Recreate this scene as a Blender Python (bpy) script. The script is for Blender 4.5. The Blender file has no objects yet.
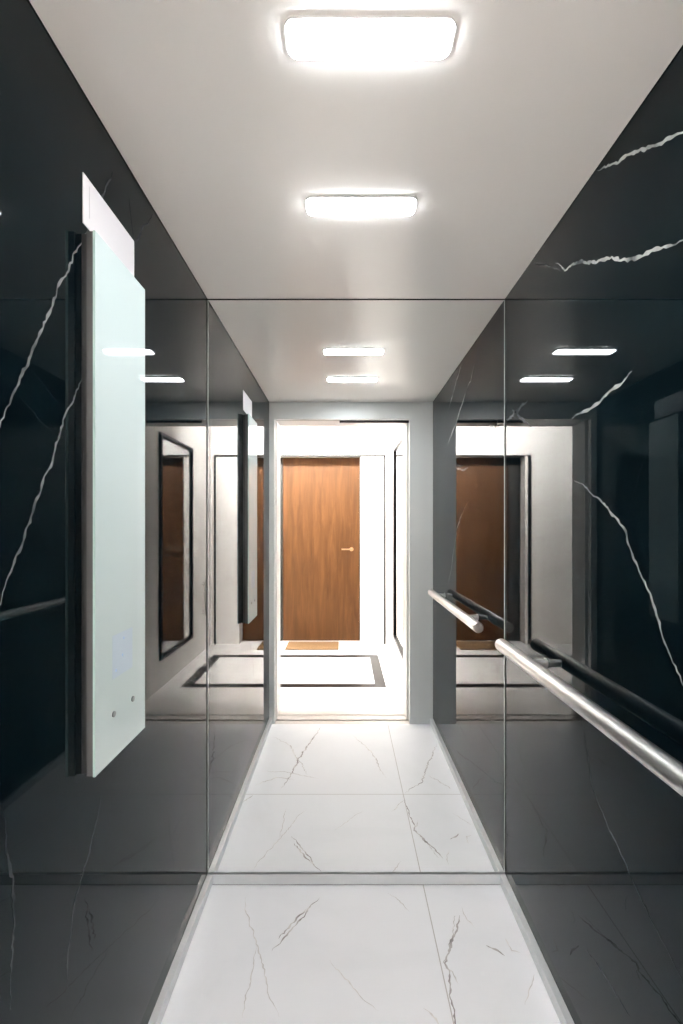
import bpy, bmesh, math, random
from mathutils import Vector, Matrix

random.seed(7)
scene = bpy.context.scene
COL = scene.collection

# ------------------------------------------------------------------ measures
F = 463.0                      # focal length in pixels of a 683 px wide frame
VX, VY = 344.6, 528.0          # vanishing point
H = 1.317                      # eye height
XL, XR = -0.507, 0.593         # cabin side walls
YM = 1.71                      # face of the mirror
YF = 0.31                      # inner face of the cabin front
ZC = 2.162                     # cabin ceiling
YA, YB = 0.06, -1.83           # landing: shaft wall face, far wall face
LX0, LX1 = -1.75, 0.50         # landing side walls
ZL = 2.71

LED, LAND = 90.0, 400.0       # lamp strengths

# ------------------------------------------------------------------ materials
def mat(name, base, rough=0.5, metal=0.0, spec=None, ior=None, coat=0.0, coat_rough=0.03):
    m = bpy.data.materials.new(name)
    m.use_nodes = True
    b = m.node_tree.nodes['Principled BSDF']
    b.inputs['Base Color'].default_value = (*base, 1)
    b.inputs['Roughness'].default_value = rough
    b.inputs['Metallic'].default_value = metal
    if ior: b.inputs['IOR'].default_value = ior
    if spec is not None: b.inputs['Specular IOR Level'].default_value = spec
    b.inputs['Coat Weight'].default_value = coat
    b.inputs['Coat Roughness'].default_value = coat_rough
    return m

def nodes(m):
    return m.node_tree.nodes, m.node_tree.links, m.node_tree.nodes['Principled BSDF']

def ramp(nt, stops):
    r = nt.nodes.new('ShaderNodeValToRGB')
    e = r.color_ramp.elements
    while len(e) < len(stops): e.new(0.5)
    for k, (p, c) in enumerate(stops):
        e[k].position = p
        e[k].color = (*c, 1)
    return r

def noise_colour(m, stops, scale=3.0, detail=4.0, rough=0.55, stretch=(1, 1, 1), distort=0.0):
    n, l, b = nodes(m)
    tc = n.new('ShaderNodeTexCoord'); mp = n.new('ShaderNodeMapping')
    mp.inputs['Scale'].default_value = stretch
    nz = n.new('ShaderNodeTexNoise')
    nz.inputs['Scale'].default_value = scale
    nz.inputs['Detail'].default_value = detail
    nz.inputs['Roughness'].default_value = rough
    nz.inputs['Distortion'].default_value = distort
    r = ramp(m.node_tree, stops)
    l.new(tc.outputs['Object'], mp.inputs['Vector']); l.new(mp.outputs['Vector'], nz.inputs['Vector'])
    l.new(nz.outputs['Fac'], r.inputs['Fac']); l.new(r.outputs['Color'], b.inputs['Base Color'])
    return nz, r

def noise_rough(m, lo, hi, scale, stretch):
    n, l, b = nodes(m)
    tc = n.new('ShaderNodeTexCoord'); mp = n.new('ShaderNodeMapping')
    mp.inputs['Scale'].default_value = stretch
    nz = n.new('ShaderNodeTexNoise'); nz.inputs['Scale'].default_value = scale
    mr = n.new('ShaderNodeMapRange')
    mr.inputs['To Min'].default_value = lo; mr.inputs['To Max'].default_value = hi
    l.new(tc.outputs['Object'], mp.inputs['Vector']); l.new(mp.outputs['Vector'], nz.inputs['Vector'])
    l.new(nz.outputs['Fac'], mr.inputs['Value']); l.new(mr.outputs['Result'], b.inputs['Roughness'])

def emit(name, colour, strength):
    m = bpy.data.materials.new(name); m.use_nodes = True
    n, l = m.node_tree.nodes, m.node_tree.links
    n.clear()
    o = n.new('ShaderNodeOutputMaterial'); e = n.new('ShaderNodeEmission')
    e.inputs['Color'].default_value = (*colour, 1); e.inputs['Strength'].default_value = strength
    l.new(e.outputs['Emission'], o.inputs['Surface'])
    return m

M = {}
M['black_marble'] = mat('polished black marble', (.006, .010, .0125), rough=.012, ior=1.20)
noise_colour(M['black_marble'], [(.3, (.0012, .0035, .0050)), (.7, (.0028, .0068, .0090))], scale=2.2, detail=6)
M['marble_vein'] = mat('white vein in black marble', (.30, .30, .29), rough=.012, ior=1.20)
noise_colour(M['marble_vein'], [(.32, (.05, .055, .06)), (.62, (.36, .365, .36))], scale=16, detail=3)
M['marble_vein_faint'] = mat('faint vein in black marble', (.05, .055, .06), rough=.012, ior=1.20)
noise_colour(M['marble_vein_faint'], [(.3, (.012, .017, .02)), (.7, (.075, .08, .085))], scale=14, detail=3)
M['marble_vein_mid'] = mat('grey vein in black marble', (.2, .2, .2), rough=.012, ior=1.20)
noise_colour(M['marble_vein_mid'], [(.3, (.05, .055, .06)), (.65, (.23, .235, .235))], scale=16, detail=3)
for k in ('black_marble', 'marble_vein', 'marble_vein_faint', 'marble_vein_mid'):
    M[k].node_tree.nodes['Principled BSDF'].inputs['Specular Tint'].default_value = (.72, .92, 1.0, 1)
M['white_marble'] = mat('white marble floor tile', (.84, .83, .84), rough=.45, spec=.3)
noise_colour(M['white_marble'], [(.30, (.80, .825, .86)), (.50, (.85, .87, .91)), (.75, (.87, .89, .925))], scale=1.7, detail=6, distort=.8)
M['grey_vein'] = mat('grey vein in white marble', (.42, .40, .40), rough=.45, spec=.3)
noise_colour(M['grey_vein'], [(.35, (.26, .25, .26)), (.65, (.68, .67, .67))], scale=18, detail=3)
M['grey_vein_faint'] = mat('pale vein in white marble', (.62, .60, .60), rough=.45, spec=.3)
noise_colour(M['grey_vein_faint'], [(.35, (.52, .51, .52)), (.65, (.78, .77, .77))], scale=18, detail=3)
M['grout'] = mat('tile joint', (.50, .49, .49), rough=.6)
M['ceiling_paint'] = mat('satin white lacquer', (.86, .845, .825), rough=.20, ior=1.5)
noise_rough(M['ceiling_paint'], .12, .30, 3.0, (6, .6, 1))
M['mirror'] = mat('mirror silvering', (.90, .915, .91), rough=.0, metal=1.0)
M['mirror_edge'] = mat('mirror glass edge', (.05, .08, .075), rough=.15)
M['edge_light'] = mat('polished glass edge', (.42, .45, .44), rough=.25)
M['skirting'] = mat('satin aluminium', (.63, .66, .68), rough=.36, metal=.35)
noise_rough(M['skirting'], .30, .44, 40, (1, 1, 1))
M['steel'] = mat('satin grey steel', (.69, .72, .725), rough=.38, metal=.15)
noise_rough(M['steel'], .32, .44, 30, (30, 30, .5))
M['sill_metal'] = mat('brushed sill aluminium', (.66, .64, .62), rough=.4, metal=.5)
noise_rough(M['sill_metal'], .32, .5, 30, (.5, 30, 1))
M['dark_void'] = mat('dark shadow gap backing', (.012, .013, .014), rough=.7)
noise_colour(M['dark_void'], [(.3, (.010, .011, .012)), (.7, (.016, .017, .018))], scale=5)
M['dark_metal'] = mat('dark door track', (.045, .045, .048), rough=.4, metal=.3)
noise_rough(M['dark_metal'], .34, .48, 20, (1, 1, 1))
M['chrome'] = mat('brushed stainless steel', (.62, .62, .615), rough=.24, metal=1.0)
noise_rough(M['chrome'], .32, .42, 60, (20, 1, 20))
M['panel_glass'] = mat('white back-painted glass', (.70, .765, .765), rough=.04, ior=1.5)
noise_colour(M['panel_glass'], [(.3, (.57, .68, .685)), (.7, (.61, .71, .715))], scale=1.5, detail=1)
M['panel_edge'] = mat('grey glass edge', (.10, .105, .108), rough=.2)
M['panel_glass_edge'] = mat('teal glass edge', (.42, .60, .58), rough=.1)
M['panel_body'] = mat('dark panel housing', (.02, .021, .023), rough=.35)
noise_rough(M['panel_body'], .3, .4, 20, (1, 1, 1))
M['panel_display'] = mat('pale blue display window', (.56, .67, .76), rough=.05)
M['dots'] = emit('lit display dots', (.55, .74, 1.0), .85)
M['key_metal'] = mat('grey key switch', (.20, .23, .23), rough=.3, metal=.5)
M['notice'] = mat('white notice card', (.84, .82, .84), rough=.45)
noise_colour(M['notice'], [(.3, (.66, .645, .675)), (.7, (.70, .685, .705))], scale=4, detail=1)
M['notice_grey'] = mat('pale grey print', (.50, .49, .51), rough=.5)
M['led'] = emit('led diffuser', (.97, .985, 1.0), LED)
M['lamp_frame'] = mat('white lamp rim', (.8, .8, .8), rough=.4)
M['landing_wall'] = mat('white marble wall cladding', (.80, .765, .735), rough=.30)
noise_colour(M['landing_wall'], [(.28, (.70, .665, .635)), (.48, (.79, .76, .73)), (.72, (.82, .79, .765))], scale=1.8, detail=7, distort=1.2)
M['landing_paint'] = mat('white ceiling paint', (.82, .80, .78), rough=.7)
noise_colour(M['landing_paint'], [(.3, (.80, .78, .76)), (.7, (.83, .81, .79))], scale=3)
M['landing_floor'] = mat('white marble landing tile', (.80, .775, .755), rough=.2)
noise_colour(M['landing_floor'], [(.28, (.74, .715, .695)), (.5, (.80, .775, .755)), (.75, (.83, .81, .79))], scale=1.6, detail=6, distort=1.0)
M['inlay'] = mat('dark marble inlay', (.014, .013, .013), rough=.3, spec=.25)
noise_colour(M['inlay'], [(.3, (.009, .0085, .0085)), (.7, (.020, .0185, .0185))], scale=9)
M['wood'] = mat('walnut veneer', (.10, .04, .016), rough=.5, spec=.15)
nz, r = noise_colour(M['wood'], [(.25, (.036, .0135, .0040)), (.50, (.062, .0245, .0073)), (.72, (.088, .0370, .0118))], scale=2.4, detail=6, rough=.6, stretch=(7, 7, .7), distort=.5)
M['wood_dark'] = mat('dark stained reveal', (.012, .010, .009), rough=.4)
noise_colour(M['wood_dark'], [(.3, (.009, .008, .007)), (.7, (.018, .015, .013))], scale=6)
M['black_frame'] = mat('black lacquered frame', (.005, .0046, .0046), rough=.4, spec=.2)
noise_rough(M['black_frame'], .3, .4, 20, (1, 1, 1))
M['jamb'] = mat('pale landing door frame', (.70, .69, .68), rough=.4, metal=.1)
noise_rough(M['jamb'], .34, .46, 20, (1, 1, 1))
M['coir'] = mat('coir door mat', (.40, .22, .075), rough=.95)
noise_colour(M['coir'], [(.35, (.10, .050, .017)), (.65, (.16, .085, .030))], scale=180, detail=2)

# ------------------------------------------------------------------ mesh helpers
def add_box(bm, a, b, mi=0, bevel=0.0):
    (x0, y0, z0), (x1, y1, z1) = a, b
    v = [bm.verts.new((x, y, z)) for x in (x0, x1) for y in (y0, y1) for z in (z0, z1)]
    idx = [(0, 1, 3, 2), (4, 6, 7, 5), (0, 4, 5, 1), (2, 3, 7, 6), (0, 2, 6, 4), (1, 5, 7, 3)]
    fs = [bm.faces.new([v[i] for i in f]) for f in idx]
    for f in fs: f.material_index = mi
    if bevel:
        es = list({e for f in fs for e in f.edges})
        r = bmesh.ops.bevel(bm, geom=es, offset=bevel, segments=2, affect='EDGES', profile=.6)
        for f in r['faces']: f.material_index = mi
    return fs

def add_rod(bm, p, q, r, seg=28, bevel=0.0, mi=0):
    p, q = Vector(p), Vector(q)
    d = q - p
    M4 = Matrix.Translation((p + q) / 2) @ d.to_track_quat('Z', 'Y').to_matrix().to_4x4()
    res = bmesh.ops.create_cone(bm, cap_ends=True, segments=seg, radius1=r, radius2=r, depth=d.length, matrix=M4)
    fs = {f for v in res['verts'] for f in v.link_faces}
    for f in fs: f.material_index = mi
    if bevel:
        caps = [f for f in fs if len(f.verts) > 4]
        es = list({e for f in caps for e in f.edges})
        bmesh.ops.bevel(bm, geom=es, offset=bevel, segments=3, affect='EDGES', profile=.6)

def obj(name, bm, mats, parent=None, loc=(0, 0, 0), smooth=False):
    bmesh.ops.recalc_face_normals(bm, faces=bm.faces[:])
    me = bpy.data.meshes.new(name)
    bm.to_mesh(me); bm.free()
    for m in (mats if isinstance(mats, (list, tuple)) else [mats]): me.materials.append(m)
    o = bpy.data.objects.new(name, me)
    COL.objects.link(o)
    o.location = loc
    if parent: o.parent = parent
    if smooth:
        for p in me.polygons: p.use_smooth = True
        try:
            me.set_sharp_from_angle(angle=math.radians(40))
        except Exception:
            pass
    return o

def boxes(name, bl, mats, parent=None, bevel=0.0):
    bm = bmesh.new()
    for b in bl: add_box(bm, b[0], b[1], b[2] if len(b) > 2 else 0, bevel)
    return obj(name, bm, mats, parent)

def struct(o):
    o['kind'] = 'structure'
    return o

def thing(name, label, cat, loc, group=None):
    o = bpy.data.objects.new(name, None); COL.objects.link(o)
    o.location = loc; o.empty_display_size = .05
    o['label'] = label; o['category'] = cat
    if group: o['group'] = group
    return o

def tag(o, label, cat, group=None):
    o['label'] = label; o['category'] = cat
    if group: o['group'] = group
    return o

# veins: thin inlaid slivers with a jagged course, part of the slab's own mesh
def vein(bm, pts, width, normal, mi, jag=0.004, rise=.0003, taper=True, step=.008):
    nrm = Vector(normal)
    P = [Vector(p) for p in pts]
    path = []
    for a, b in zip(P[:-1], P[1:]):
        n = max(2, int((b - a).length / step))
        for k in range(n): path.append(a.lerp(b, k / n))
    path.append(P[-1])
    tot = len(path)
    L, R = [], []
    drift = 0.0
    for k, p in enumerate(path):
        t = path[min(k + 1, tot - 1)] - path[max(k - 1, 0)]
        s = nrm.cross(t).normalized()
        drift = .62 * drift + random.uniform(-jag, jag)
        w = width * random.uniform(.45, 1.35)
        if taper: w *= min(1, .18 + 3.2 * min(k, tot - 1 - k) / tot)
        c = p + s * drift + nrm * rise
        L.append(bm.verts.new(c + s * w / 2)); R.append(bm.verts.new(c - s * w / 2))
    for k in range(tot - 1):
        f = bm.faces.new((L[k], L[k + 1], R[k + 1], R[k])); f.material_index = mi

def on_right(px, py):
    d = XR * F / (px - VX); return (XR, d, H + (VY - py) * d / F)
def on_left(px, py):
    d = -XL * F / (VX - px); return (XL, d, H + (VY - py) * d / F)
def on_floor(px, py):
    d = H * F / (py - VY); return ((px - VX) / F * d, d, 0)
def on_floor_m(px, py):                                            # a spot of the floor seen in the mirror
    d = H * F / (py - VY); return ((px - VX) / F * d, 2 * YM - d, 0)

# ------------------------------------------------------------------ cabin shell
bm = bmesh.new()
add_box(bm, (XL - .02, YF, -.03), (XR + .02, YM + .03, 0))
G = .0016
add_box(bm, (.29 - G, YF, -.01), (.29 + G, YM, .0002), 3)
add_box(bm, (XL, 1.13 - G, -.01), (XR, 1.13 + G, .0002), 3)
for pts, w, mi in [
    ([(320, 898), (312, 906), (297, 924), (272, 951)], .0055, 1),
    ([(459, 915), (456, 935), (444, 964)], .0060, 1),
    ([(486, 946), (494, 950), (505, 955)], .0065, 1),
    ([(462, 906), (468, 920), (476, 928)], .0030, 2),
    ([(246, 896), (245, 908), (257, 946), (264, 970), (268, 992), (280, 1016)], .0035, 2),
    ([(257, 946), (248, 990), (242, 1018)], .0030, 2),
    ([(388, 893), (398, 899), (410, 911)], .0030, 2),
    ([(505, 938), (512, 950), (520, 952)], .0040, 2),
    ([(535, 975), (531, 990), (525, 1005)], .0040, 2),
    ([(444, 968), (452, 972), (458, 984)], .0030, 2),
    ([(330, 960), (352, 985), (378, 1012)], .0030, 2)]:
    vein(bm, [on_floor(*p) for p in pts], w, (0, 0, 1), mi, .003)
for pts, w, mi in [
    ([(321, 727), (312, 740), (299, 758), (293, 772), (281, 789)], .0090, 1),
    ([(294, 843), (302, 852), (311, 864)], .0060, 1),
    ([(403, 796), (409, 812), (415, 830), (426, 842), (439, 858)], .0050, 1),
    ([(428, 776), (438, 780), (452, 790)], .0060, 2),
    ([(404, 800), (398, 806), (392, 812)], .0050, 2),
    ([(262, 771), (285, 772), (318, 779)], .0050, 2),
    ([(243, 802), (248, 798), (252, 795)], .0070, 1),
    ([(352, 735), (372, 752), (385, 778)], .0060, 2)]:
    vein(bm, [on_floor_m(*p) for p in pts], w, (0, 0, 1), mi, .004)
for pts, w, mi in [
    ([(-.45, .50, 0), (-.33, .62, 0), (-.20, .95, 0)], .006, 2),
    ([(.56, .60, 0), (.44, .90, 0), (.40, 1.02, 0), (.30, 1.12, 0)], .006, 1),
    ([(-.46, 1.05, 0), (-.36, .98, 0), (-.26, 1.0, 0)], .006, 2)]:
    vein(bm, pts, w, (0, 0, 1), mi, .005)
struct(obj('floor', bm, [M['white_marble'], M['grey_vein'], M['grey_vein_faint'], M['grout']]))

g = .0016
CL = boxes('ceiling', [((XL + g, YF + g, ZC), (XR - g, YM - .003, ZC + .02))], [M['ceiling_paint']])
struct(CL)
struct(boxes('trim_1', [((XL - .02, YF - .04, ZC + .03), (XR + .02, YM + .03, ZC + .05))], [M['dark_void']]))   # shadow gap backing

bm = bmesh.new()
add_box(bm, (XL - .02, YF - .04, -.02), (XL, YM + .03, ZC + .03))
for pts, w, mi in [
    ([(153, 215), (143, 228), (135, 246), (131, 262)], .0050, 2),
    ([(129, 198), (131, 216), (134, 240), (136, 268)], .0040, 2),
    ([(113, 172), (104, 192), (90, 222)], .0050, 2),
    ([(90, 222), (87, 229), (74, 256), (64, 278), (50, 310), (40, 335), (31, 356), (16, 386), (7, 408), (-6, 440)], .0050, 3),
    ([(86, 366), (78, 388), (65, 417), (51, 461), (37, 499), (26, 530), (20, 546), (12, 566), (0, 604), (-14, 640)], .0050, 3),
    ([(4, 815), (8, 856), (14, 876), (12, 946), (10, 1010)], .0050, 2),
    ([(101, 796), (90, 852), (76, 895), (68, 954), (66, 990)], .0050, 2)]:
    vein(bm, [on_left(*p) for p in pts], w, (1, 0, 0), mi, .0028)
struct(obj('wall_left', bm, [M['black_marble'], M['marble_vein'], M['marble_vein_faint'], M['marble_vein_mid']]))

bm = bmesh.new()
add_box(bm, (XR, YF - .04, -.02), (XR + .02, YM + .03, ZC + .03))
for pts, w, mi in [
    ([(597, 171), (620, 161), (634, 154), (650, 147), (683, 131), (700, 124)], .0075, 1),
    ([(532, 262), (550, 268), (566, 270)], .0045, 2),
    ([(556, 262), (565, 270), (575, 264), (598, 261), (612, 257), (622, 260), (640, 256), (655, 250), (683, 241), (710, 230)], .0075, 1),
    ([(632, 372), (620, 385), (606, 394), (600, 401), (588, 411), (572, 418)], .0085, 1),
    ([(574, 479), (587, 488), (601, 501), (615, 516), (625, 532), (632, 556), (645, 582), (655, 606), (662, 632), (672, 657), (684, 686), (700, 720)], .0060, 1),
    ([(582, 715), (586, 745), (593, 790), (613, 838), (632, 878), (651, 918), (668, 950), (684, 986)], .0040, 2),
    ([(528, 400), (518, 410), (507, 421)], .0120, 2),
    ([(512, 408), (520, 418), (532, 426)], .0110, 2),
    ([(586, 948), (610, 985), (630, 1015)], .0040, 2)]:
    vein(bm, [on_right(*p) for p in pts], w, (-1, 0, 0), mi, .0028)
struct(obj('wall_right', bm, [M['black_marble'], M['marble_vein'], M['marble_vein_faint'], M['marble_vein_mid']]))
struct(boxes('wall_back', [((XL, YM + .012, -.02), (XR, YM + .03, ZC + .03))], [M['dark_void']]))

# front of the cabin: header and two returns round the doorway
DL, DR, DH = -.470, .437, 2.048
bm = bmesh.new()
outer = [(XL, 0), (DL, 0), (DL, DH), (DR, DH), (DR, 0), (XR, 0), (XR, ZC + .03), (XL, ZC + .03)]
va = [bm.verts.new((x, YF - .035, z)) for x, z in outer]
vb = [bm.verts.new((x, YF, z)) for x, z in outer]
bm.faces.new(va); bm.faces.new(vb)
for k in range(8): bm.faces.new((va[k], va[(k + 1) % 8], vb[(k + 1) % 8], vb[k]))
struct(obj('wall_front', bm, [M['steel']]))

# skirting along three sides
SK, ST = .040, .020
def skirt(name, a, b, inset):
    o = boxes(name, [((a[0], a[1], .003), b, 0)], [M['skirting'], M['dark_void']], bevel=.0012)
    bm = bmesh.new(); bm.from_mesh(o.data)
    add_box(bm, (a[0] + max(inset[0], 0), a[1] + max(inset[1], 0), 0), (b[0] + min(inset[0], 0), b[1] + min(inset[1], 0), .003), 1)  # near-black colour stands in for the shadow under the skirting
    bm.to_mesh(o.data); bm.free()
    struct(o)
skirt('baseboard_left', (XL, YF, 0), (XL + ST, YM - .005, SK), (-.003, 0))
skirt('baseboard_right', (XR - ST, YF, 0), (XR, YM - .005, SK), (.003, 0))
skirt('baseboard_back', (XL, YM - .004, 0), (XR, YM + .011, SK), (0, .003))

# mirror sheet on the back wall
mr = thing('wall_mirror', 'full-height frameless mirror covering the whole back wall of the lift', 'mirror', ((XL + XR) / 2, YM, SK + .006))
gm = .0012
bm = bmesh.new()
hw = (XR - XL) / 2 - gm
add_box(bm, (-hw, 0, 0), (hw, .006, ZC - SK - .006 - .0035), 1)
for f in bm.faces:
    if abs(f.calc_center_median().y) < 1e-4: f.material_index = 0
obj('mirror_glass', bm, [M['mirror'], M['mirror_edge']], mr)
for x in (-hw, hw):
    pe = boxes('polished_edge', [((min(x, x - math.copysign(.0026, x)), -.0012, 0), (max(x, x - math.copysign(.0026, x)), -.0001, ZC - SK - .006 - .0035))], [M['edge_light']], mr)
    pe['label'] = 'pale polished glass edge'
obj('mirror_backing', (lambda b: (add_box(b, (-hw + .01, .0062, .01), (hw - .01, .0115, 2.08)), b)[1])(bmesh.new()), M['dark_void'], mr)

# ------------------------------------------------------------------ ceiling lights
def pill(bm, w, d, r, z0, z1, n=6):
    ring = []
    for cx, cy, a0 in ((w - r, d - r, 0), (r - w, d - r, 90), (r - w, r - d, 180), (w - r, r - d, 270)):
        for k in range(n + 1):
            a = math.radians(a0 + 90 * k / n)
            ring.append((cx + r * math.cos(a), cy + r * math.sin(a)))
    lo = [bm.verts.new((x, y, z0)) for x, y in ring]; hi = [bm.verts.new((x, y, z1)) for x, y in ring]
    bm.faces.new(lo); bm.faces.new(hi)
    for k in range(len(ring)): bm.faces.new((lo[k], lo[(k + 1) % len(ring)], hi[(k + 1) % len(ring)], hi[k]))

def led(loc, label):
    t = thing('ceiling_light', label, 'light', loc, 'slim light bars in the lift ceiling')
    bm = bmesh.new()
    pill(bm, .144, .034, .018, -.005, -.0002)
    obj('light_frame', bm, M['lamp_frame'], t)
    bm = bmesh.new()
    pill(bm, .141, .031, .016, -.0072, -.0051)
    obj('diffuser', bm, M['led'], t)
    return t
led((.043, .797, ZC), 'white light bar in the lift ceiling, the one nearer the doorway')
led((.043, 1.212, ZC), 'white light bar in the lift ceiling, the one nearer the back mirror')

# ------------------------------------------------------------------ control panel on the left wall
cp = thing('control_panel', 'tall white glass lift control panel mounted on the left black marble wall', 'control panel', (XL, .999, .839))
PW, PH = .111, 1.049
def local(bl, mats, name, parent, bevel=0.0): return boxes(name, bl, mats, parent, bevel)
local([((.0002, -PW + .004, .004), (.0113, PW - .004, PH - .004))], [M['panel_body']], 'housing', cp)
local([((.0115, -PW + .001, .001), (.0238, PW - .001, PH - .001))], [M['panel_edge']], 'backing_plate', cp)
bm = bmesh.new()
add_box(bm, (.024, -PW, 0), (.0285, PW, PH), 1)
for f in bm.faces:
    if f.calc_center_median().x > .0284: f.material_index = 0
gp = obj('glass_plate', bm, [M['panel_glass'], M['panel_glass_edge']], cp)
bm = bmesh.new()
add_box(bm, (.0285, -.045, .165), (.0287, .045, .255))
dsp = obj('display', bm, M['panel_display'], cp); dsp['label'] = 'pale blue lit display window'
for y, z in ((-.030, .180), (-.002, .205), (.004, .240)):
    bm = bmesh.new(); add_rod(bm, (.0287, y, z), (.0290, y, z), .0030, 16)
    obj('lit_dot', bm, M['dots'], dsp)
for y in (-.041, .045):
    bm = bmesh.new()
    add_rod(bm, (.0284, y, .093), (.0315, y, .093), .0062, 24, .001)
    add_box(bm, (.0315, y - .0008, .089), (.0317, y + .0008, .097))
    obj('key_switch', bm, M['key_metal'], cp, smooth=True)

bm = bmesh.new()
add_box(bm, (.0002, -.1085, 0), (.0022, .1085, .098), 0, .0006)
add_box(bm, (.0022, -.088, .022), (.0024, -.086, .085), 1)
nt = obj('notice_card', bm, [M['notice'], M['notice_grey']], None, (XL, 1.003, 1.907))
tag(nt, 'blank-looking white notice card on the left wall, sticking out above the glass control panel', 'notice')

# ------------------------------------------------------------------ handrail on the right wall
XH, ZH, RH = .533, .920, .0208
Y0, Y1 = .56, 1.580
hr = thing('handrail', 'round brushed steel handrail along the right black marble wall', 'handrail', (XH, (Y0 + Y1) / 2, ZH))
yc = (Y0 + Y1) / 2
bm = bmesh.new(); add_rod(bm, (0, Y0 - yc, 0), (0, Y1 - yc, 0), RH, 48, .004)
obj('rail', bm, M['chrome'], hr, smooth=True)
for y in (.690, 1.36):
    bm = bmesh.new()
    add_rod(bm, (RH * .8, y - yc, 0), (XR - XH - .005, y - yc, 0), .0115, 24)
    add_rod(bm, (XR - XH - .0045, y - yc, 0), (XR - XH - .0003, y - yc, 0), .0145, 32, .001)
    obj('bracket', bm, M['chrome'], hr, smooth=True)

# ------------------------------------------------------------------ doorway between cabin and landing
struct(boxes('trim_2', [                                             # grooved sills
    ((-.60, .2585, -.03), (.60, YF, -.0005)), ((-.60, .255, -.03), (.60, .2585, -.008)),
    ((-.60, .170, -.03), (.60, .235, 0)), ((-.60, .150, -.03), (.60, .170, -.012)), ((-.60, YA, -.03), (.60, .150, 0)),
    ((-.60, .235, -.06), (.60, .255, -.03))], [M['sill_metal']]))
struct(boxes('trim_3', [                                             # dark door track over the doorway
    ((DL, .245, 2.053), (-.035, .262, 2.17)), ((-.035, .245, 2.036), (DR + .10, .262, 2.17))], [M['dark_metal']]))
LL, LR, LH = -.467, .426, 2.055
bm = bmesh.new()
prof = [(LL - .06, 0), (LL, 0), (LL, LH), (LR, LH), (LR, 0), (LR + .06, 0), (LR + .06, LH + .06), (LL - .06, LH + .06)]
va = [bm.verts.new((x, YA - .004, z)) for x, z in prof]
vb = [bm.verts.new((x, .235, z)) for x, z in prof]
bm.faces.new(va); bm.faces.new(vb)
for k in range(8): bm.faces.new((va[k], va[(k + 1) % 8], vb[(k + 1) % 8], vb[k]))
struct(obj('trim_4', bm, [M['jamb']]))

# ------------------------------------------------------------------ landing shell
W = M['landing_wall']
bm = bmesh.new()
add_box(bm, (LX0, YB - .20, -.03), (LX1, YA, 0))
def strip(x0, y0, x1, y1): add_box(bm, (x0, y0, -.01), (x1, y1, .0003), 1)
bx0, bx1, by0, by1, bw = -1.58, .345, -1.385, -.405, .09
strip(bx0, by0, bx1, by0 + bw); strip(bx0, by1 - bw, bx1, by1)
strip(bx0, by0 + bw, bx0 + bw, by1 - bw); strip(bx1 - bw, by0 + bw, bx1, by1 - bw)
struct(obj('floor_landing', bm, [M['landing_floor'], M['inlay'], M['grout']]))
struct(boxes('ceiling_landing', [((LX0, YB - .2, ZL), (LX1, YA, ZL + .05))], [M['landing_paint']]))
struct(boxes('wall_landing_right', [((LX1, YB - .2, -.03), (LX1 + .05, YA, ZL + .05))], [W]))
struct(boxes('wall_landing_left', [((LX0 - .05, YB - .2, -.03), (LX0, YA, ZL + .05))], [W]))
RX0, RX1, RZ, RY = -.86, .180, 2.140, YB - .15
bm = bmesh.new()                                                     # wall with the door recess
prof = [(LX0, -.03), (RX0, -.03), (RX0, RZ), (RX1, RZ), (RX1, -.03), (LX1, -.03), (LX1, ZL), (LX0, ZL)]
va = [bm.verts.new((x, YB, z)) for x, z in prof]
vb = [bm.verts.new((x, YB - .2, z)) for x, z in prof]
bm.faces.new(va); bm.faces.new(vb)
for k in range(8): bm.faces.new((va[k], va[(k + 1) % 8], vb[(k + 1) % 8], vb[k]))
struct(obj('wall_landing_far', bm, [W]))
bm = bmesh.new()                                                     # shaft wall with the lift doorway
prof = [(LX0, -.03), (LL - .06, -.03), (LL - .06, LH + .06), (LR + .06, LH + .06), (LR + .06, -.03), (LX1, -.03), (LX1, ZL + .05), (LX0, ZL + .05)]
va = [bm.verts.new((x, YA, z)) for x, z in prof]
vb = [bm.verts.new((x, .24, z)) for x, z in prof]
bm.faces.new(va); bm.faces.new(vb)
for k in range(8): bm.faces.new((va[k], va[(k + 1) % 8], vb[(k + 1) % 8], vb[k]))
struct(obj('wall_landing_shaft', bm, [W]))

# wooden flat door in its recess
dr = bpy.data.objects.new('door_1', None); COL.objects.link(dr); dr.location = (RX1, RY, 0); dr['kind'] = 'structure'
boxes('door_leaf', [((-.898, -.04, .006), (-.004, .004, RZ - .004))], [M['wood']], dr, .002)
sp = boxes('side_panel', [((RX0 - RX1 + .001, -.04, .006), (-.902, .012, RZ - .004))], [M['wood_dark']], dr)
sp['label'] = 'dark stained side panel'
bm = bmesh.new()
add_rod(bm, (-.10, .004, 1.07), (-.10, .045, 1.07), .010, 20)
add_box(bm, (-.215, .040, 1.062), (-.092, .052, 1.078), 0, .002)
add_rod(bm, (-.10, .0042, 1.07), (-.10, .010, 1.07), .024, 28)
M['bronze'] = mat('bronze handle', (.26, .16, .09), rough=.4, metal=.7)
noise_rough(M['bronze'], .36, .46, 40, (1, 1, 1))
obj('door_handle', bm, M['bronze'], dr, smooth=True)
struct(boxes('trim_5', [                                             # thin black surround on the far wall
    ((-.930, YB, 2.126), (.464, YB + .010, 2.144)), ((.446, YB, 0), (.464, YB + .010, 2.126)),
    ((-.930, YB, 0), (-.892, YB + .010, 2.126))], [M['black_frame']]))

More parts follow.
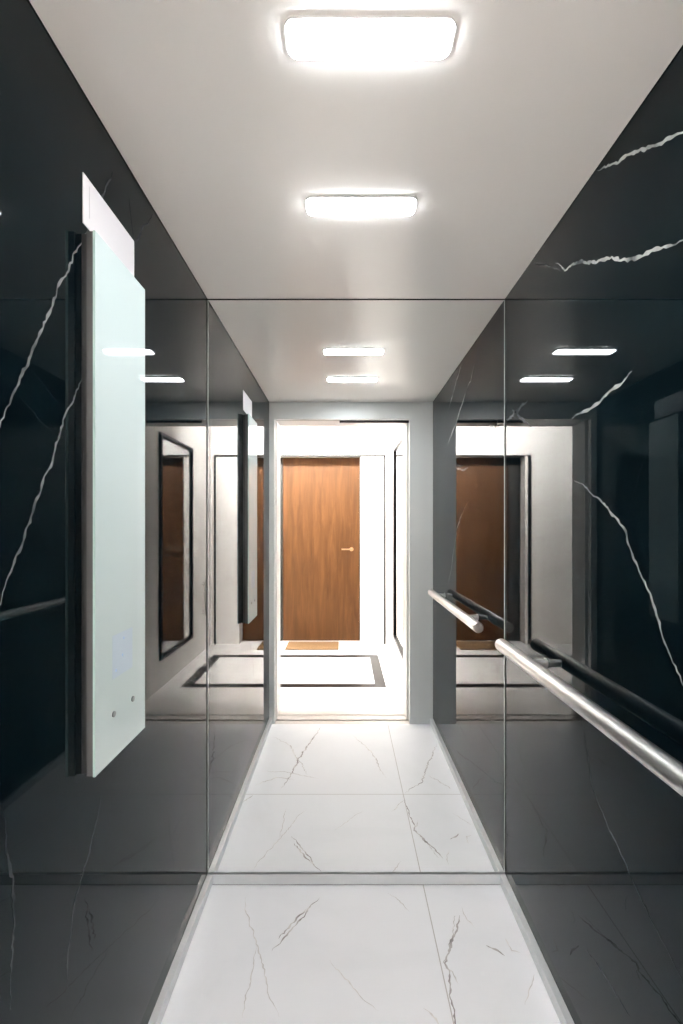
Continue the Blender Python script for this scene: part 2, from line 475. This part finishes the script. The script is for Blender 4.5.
# tall framed mirror on the right landing wall
fm = thing('framed_mirror', 'tall black-framed mirror on the right wall of the landing outside the lift', 'mirror', (LX1, -.75, .235))
w2, hh, fw, fd = .400, 1.865, .032, .022
bm = bmesh.new()
add_box(bm, (-fd, -w2, 0), (-.0005, w2, fw)); add_box(bm, (-fd, -w2, hh - fw), (-.0005, w2, hh))
add_box(bm, (-fd, -w2, fw), (-.0005, -w2 + fw, hh - fw)); add_box(bm, (-fd, w2 - fw, fw), (-.0005, w2, hh - fw))
obj('mirror_frame', bm, M['black_frame'], fm)
boxes('mirror_glass', [((-.006, -w2 + fw, fw), (-.001, w2 - fw, hh - fw))], [M['mirror']], fm)

# slim pull bar low on the same wall
pb = thing('pull_bar', 'slim upright metal pull bar low on the landing wall beyond the framed mirror', 'pull bar', (LX1, -1.49, .39))
bm = bmesh.new(); add_rod(bm, (-.035, 0, 0), (-.035, 0, .36), .010, 20, .002); obj('bar', bm, M['chrome'], pb, smooth=True)
for z in (.03, .33):
    bm = bmesh.new(); add_rod(bm, (-.034, 0, z), (0, 0, z), .008, 16); obj('standoff', bm, M['chrome'], pb, smooth=True)

# door mat in front of the wooden door
bm = bmesh.new()
add_box(bm, (-.29, -.17, .0004), (.29, .17, .012), 0, .004)
mt = obj('door_mat', bm, M['coir'], None, (-.355, -1.745, 0))
tag(mt, 'ochre coir mat on the landing floor in front of the wooden door', 'mat')

# added unseen landing lamp: an opal strip behind a deep baffle on the lift side
ll = thing('added_landing_light', 'added unseen light strip on the landing ceiling, with a baffle shaped to keep its light out of the lift', 'light', (-.62, -.92, ZL))
boxes('baffle', [((-.95, .052, -.30), (.95, .064, -.0005)), ((-.95, -.06, -.03), (.95, .0515, -.0005))], [M['lamp_frame']], ll)  # invented baffle, blocks the lamp's direct light from the cabin
M['added_landing_lamp'] = emit('added landing lamp glow', (1.0, .98, .96), LAND)
bm = bmesh.new(); add_box(bm, (-.93, -.045, -.085), (.93, .040, -.031), 0, .008); obj('diffuser', bm, M['added_landing_lamp'], ll)

# ------------------------------------------------------------------ world, camera, colour
w = bpy.data.worlds.new('World'); scene.world = w; w.use_nodes = True
w.node_tree.nodes['Background'].inputs['Color'].default_value = (.004, .004, .004, 1)

cam = bpy.data.cameras.new('camera'); co = bpy.data.objects.new('camera', cam); COL.objects.link(co)
co.location = (0, 0, H); co.rotation_euler = (math.pi / 2, 0, 0)
cam.sensor_fit = 'HORIZONTAL'; cam.sensor_width = 36.0; cam.lens = F / 683 * 36
cam.shift_x = -(VX - 341.5) / 683; cam.shift_y = (VY - 512) / 683
cam.clip_start = .01
scene.camera = co

vs = scene.view_settings
vs.view_transform = 'Standard'; vs.look = 'None'; vs.gamma = 1; vs.use_curve_mapping = False; vs.exposure = .12
cy = scene.cycles
cy.use_denoising = True
cy.max_bounces = 16; cy.glossy_bounces = 14; cy.diffuse_bounces = 6; cy.transmission_bounces = 4
cy.caustics_reflective = True; cy.blur_glossy = .3
cy.sample_clamp_indirect = 20
